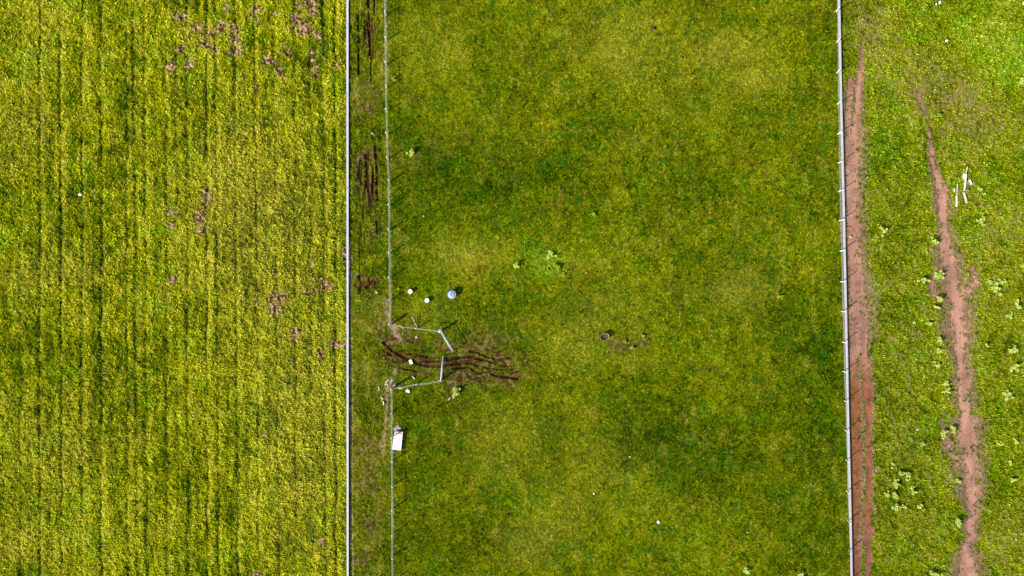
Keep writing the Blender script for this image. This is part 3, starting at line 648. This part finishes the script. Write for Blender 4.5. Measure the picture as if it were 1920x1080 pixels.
# ------------------------------------------------------------------ weeds
M_leaf = [mat('pale_weed_leaf', (.50, .57, .12), .95, .2, 9, col2=(.28, .36, .05), spec=0), mat('bright_weed_leaf', (.26, .38, .02), .95, .3, 9, col2=(.12, .22, .006), spec=0),
          mat('dark_weed_leaf', (.035, .09, .02), .8, .4, 9)]
M_stem = mat('weed_stem', (.16, .17, .06), .85, .2, 10)
def weed(px, py, r, h, kind, label, seed, name='weed_clump', sx=1.0):
    rnd = random.Random(seed); p = P(px, py, h*.6); root = empty(name, (p.x, p.y, 0)); h = h*1.25+.06; r = r*1.1; tag(root, label, 'weed', 'pale weeds scattered over the fields' if kind == 0 else None)
    heads = [(0, 0, h)] + [(rnd.gauss(0, .48)*r*sx, rnd.gauss(0, .48)*r, h*rnd.uniform(.45, 1)) for _ in range(max(4, int(9*r/.5)))]
    bm = bmesh.new()
    for hx, hy, hz in heads:
        hr = r*rnd.uniform(.16, .36)
        for _ in range(30):
            a = rnd.uniform(0, 2*math.pi); u = rnd.random()**.5; zz = rnd.uniform(-.45, .12)*h
            c = Vector((hx+math.cos(a)*u*hr, hy+math.sin(a)*u*hr, max(.05, hz+zz-u*u*.25*h)))
            d = Vector((math.cos(a), math.sin(a), rnd.uniform(-.3, .7))).normalized(); s = Vector((-math.sin(a), math.cos(a), rnd.uniform(-.4, .4)))
            ln = rnd.uniform(.10, .19); w = rnd.uniform(.035, .07)
            v = [bm.verts.new(c-d*ln*.5), bm.verts.new(c+s*w), bm.verts.new(c+d*ln*.6), bm.verts.new(c-s*w)]
            bm.faces.new(v)
    new('foliage', bm, M_leaf[kind], root)
    bm = bmesh.new()
    for hx, hy, hz in heads: tube(bm, [(0, 0, -.05), (hx*.5, hy*.5, hz*.5), (hx, hy, hz*.9)], .014, 5, True, .006)
    new('stem', bm, M_stem, root)
WEEDS = [
 (771,285,.50,.62,0,'pale weed clump right of the tape fence in the upper paddock'),
 (855,735,.62,.55,0,'tall double weed clump right of the lower gate post'),
 (967.8,496.5,.40,.62,0,'pale weed clump with a dark shadow left of the lush patch'),
 (1112,401,.34,.30,1,'small green weed clump near the middle, above the lush patch'),
 (1034,478,.55,.36,0,'pale green weed in the upper part of the lush patch'),
 (1043,499,.60,.34,1,'bright green weed in the centre of the lush patch'),
 (1028,508,.36,.25,1,'low green weed at the lower left of the lush patch'),
 (1056,515,.32,.22,1,'low green weed at the lower right of the lush patch'),
 (737,148,.34,.42,1,'small bright green bush touching the tape fence near the top'),
 (747,542,.14,.16,1,'tiny dark green weed between the tape fence and the drum'),
 (1186,652,.34,.22,1,'bright green weed lower right of the oval feed tub'),
 (1172,641,.28,.18,1,'small green weed just right of the oval feed tub'),
 (1207,630,.26,.18,1,'green weed farthest right of the oval feed tub'),
 (1462,556,.36,.22,1,'green weed on the plain grass left of the right fence'),
 (1655,432.5,.46,.40,0,'lone weed clump between the two dirt tracks, upper part'),
 (1838.6,412,.50,.36,0,'yellowish weed clump below the board pile'),
 (1837,354.5,.28,.18,0,'small weed right of the long white plank'),
 (1846,364,.24,.16,0,'tiny weed just below right of the small weed by the planks'),
 (1752,450,.42,.44,0,'weed clump on the left edge of the far dirt track, topmost there'),
 (1732,524,.48,.42,0,'left one of two weed clumps beside the dark spur of the track'),
 (1760,518,.60,.44,0,'right and larger one of two weed clumps beside the dark spur'),
 (1761,560,.44,.46,0,'weed clump just below the dark spur on the track edge'),
 (1757,576,.34,.30,0,'smaller weed directly below the clump under the dark spur'),
 (1714.5,605,.26,.22,0,'small weed left of the track edge at its waist'),
 (1741.5,606,.46,.34,0,'rounded weed clump left of the wide part of the far track'),
 (1762.5,638,.42,.40,0,'weed clump left of the track, above its twin'),
 (1762.5,658,.40,.30,0,'weed clump left of the track, below its twin'),
 (1755.5,686,.40,.30,0,'weed clump left of the narrow part of the far track'),
 (1773,718,.42,.32,0,'weed clump close to the track edge, upper of a pair'),
 (1775,732,.38,.34,0,'weed clump close to the track edge, lower of a pair'),
 (1769,812,.46,.34,0,'weed at the left end of the leafy spur on the track edge'),
 (1788,806,.48,.40,0,'weed reaching out over the pink soil beside the leafy spur'),
 (1729.5,832,.34,.24,0,'lone small weed in the strip left of the widest track part'),
 (1798,979.5,.46,.46,0,'weed clump with a dark shadow on the lower track edge'),
 (1796,902,.34,.26,0,'small weed on the left track edge, lower third'),
 (1869,541,.66,.30,0,'broad weed patch in the right field, lower of the upper pair'),
 (1878,528,.44,.26,0,'weed patch in the right field, upper right of the broad one'),
 (1855,529,.34,.24,0,'weed left of the upper pair in the right field'),
 (1907,566,.32,.30,0,'weed near the right edge, top of the stacked pair'),
 (1907,573.5,.36,.28,0,'weed near the right edge, bottom of the stacked pair'),
 (1892,592,.46,.20,0,'flat weed left of the right edge below the stacked pair'),
 (1850,648,.28,.22,0,'single small weed right of the widest pink soil'),
 (1901,657,.58,.40,0,'big weed clump near the right edge, middle height'),
 (1902,690,.52,.34,0,'branching weed clump under the big one near the right edge'),
 (1889,741,.66,.26,0,'wide pale weed carpet right of the far track'),
 (1903,826,.38,.30,0,'weed near the right edge beside a small yellow weed'),
 (1876,834,.34,.20,0,'small yellow weed left of another near the right edge'),
 (1895,868,.26,.22,0,'tiny pale weed near the right edge, lower part'),
 (1899,900,.34,.22,0,'low whitish weed near the right edge'),
 (1688,889,.42,.42,0,'upper left weed of the dense cluster between the tracks'),
 (1701,892,.44,.42,0,'upper right weed of the dense cluster between the tracks'),
 (1681,907,.48,.40,0,'large weed in the middle left of the dense cluster'),
 (1711,921.5,.44,.36,0,'weed at the right side of the dense cluster'),
 (1678.5,928,.36,.34,0,'central weed above the dark gap of the dense cluster'),
 (1664,927,.34,.26,0,'leftmost weed of the dense cluster'),
 (1680,950.5,.50,.34,0,'big lower left weed of the dense cluster'),
 (1697,951,.32,.28,0,'small lower weed of the dense cluster'),
 (1724,951,.38,.24,0,'outlying weed at the lower right of the dense cluster'),
 (1674,871,.26,.20,0,'tiny weed above the dense cluster'),
 (1401,1071,.50,.40,0,'pale weed at the bottom edge of the big paddock'),
 (1503,1076,.44,.26,0,'small weed at the bottom edge just left of the right fence'),
 (1754,1076,.60,.36,0,'wide weed at the bottom edge left of the far track'),
 (1915,152,.46,.30,0,'pale weed at the right edge, upper part'),
 (1920,498,.34,.24,0,'yellow green weed cut by the right edge'),
 (1758,218,.36,.40,1,'dark green bush above the start of the far track'),
]
for i, (x, y, r, h, k, lb) in enumerate(WEEDS): weed(x, y, r, h, k, lb, 100+i)
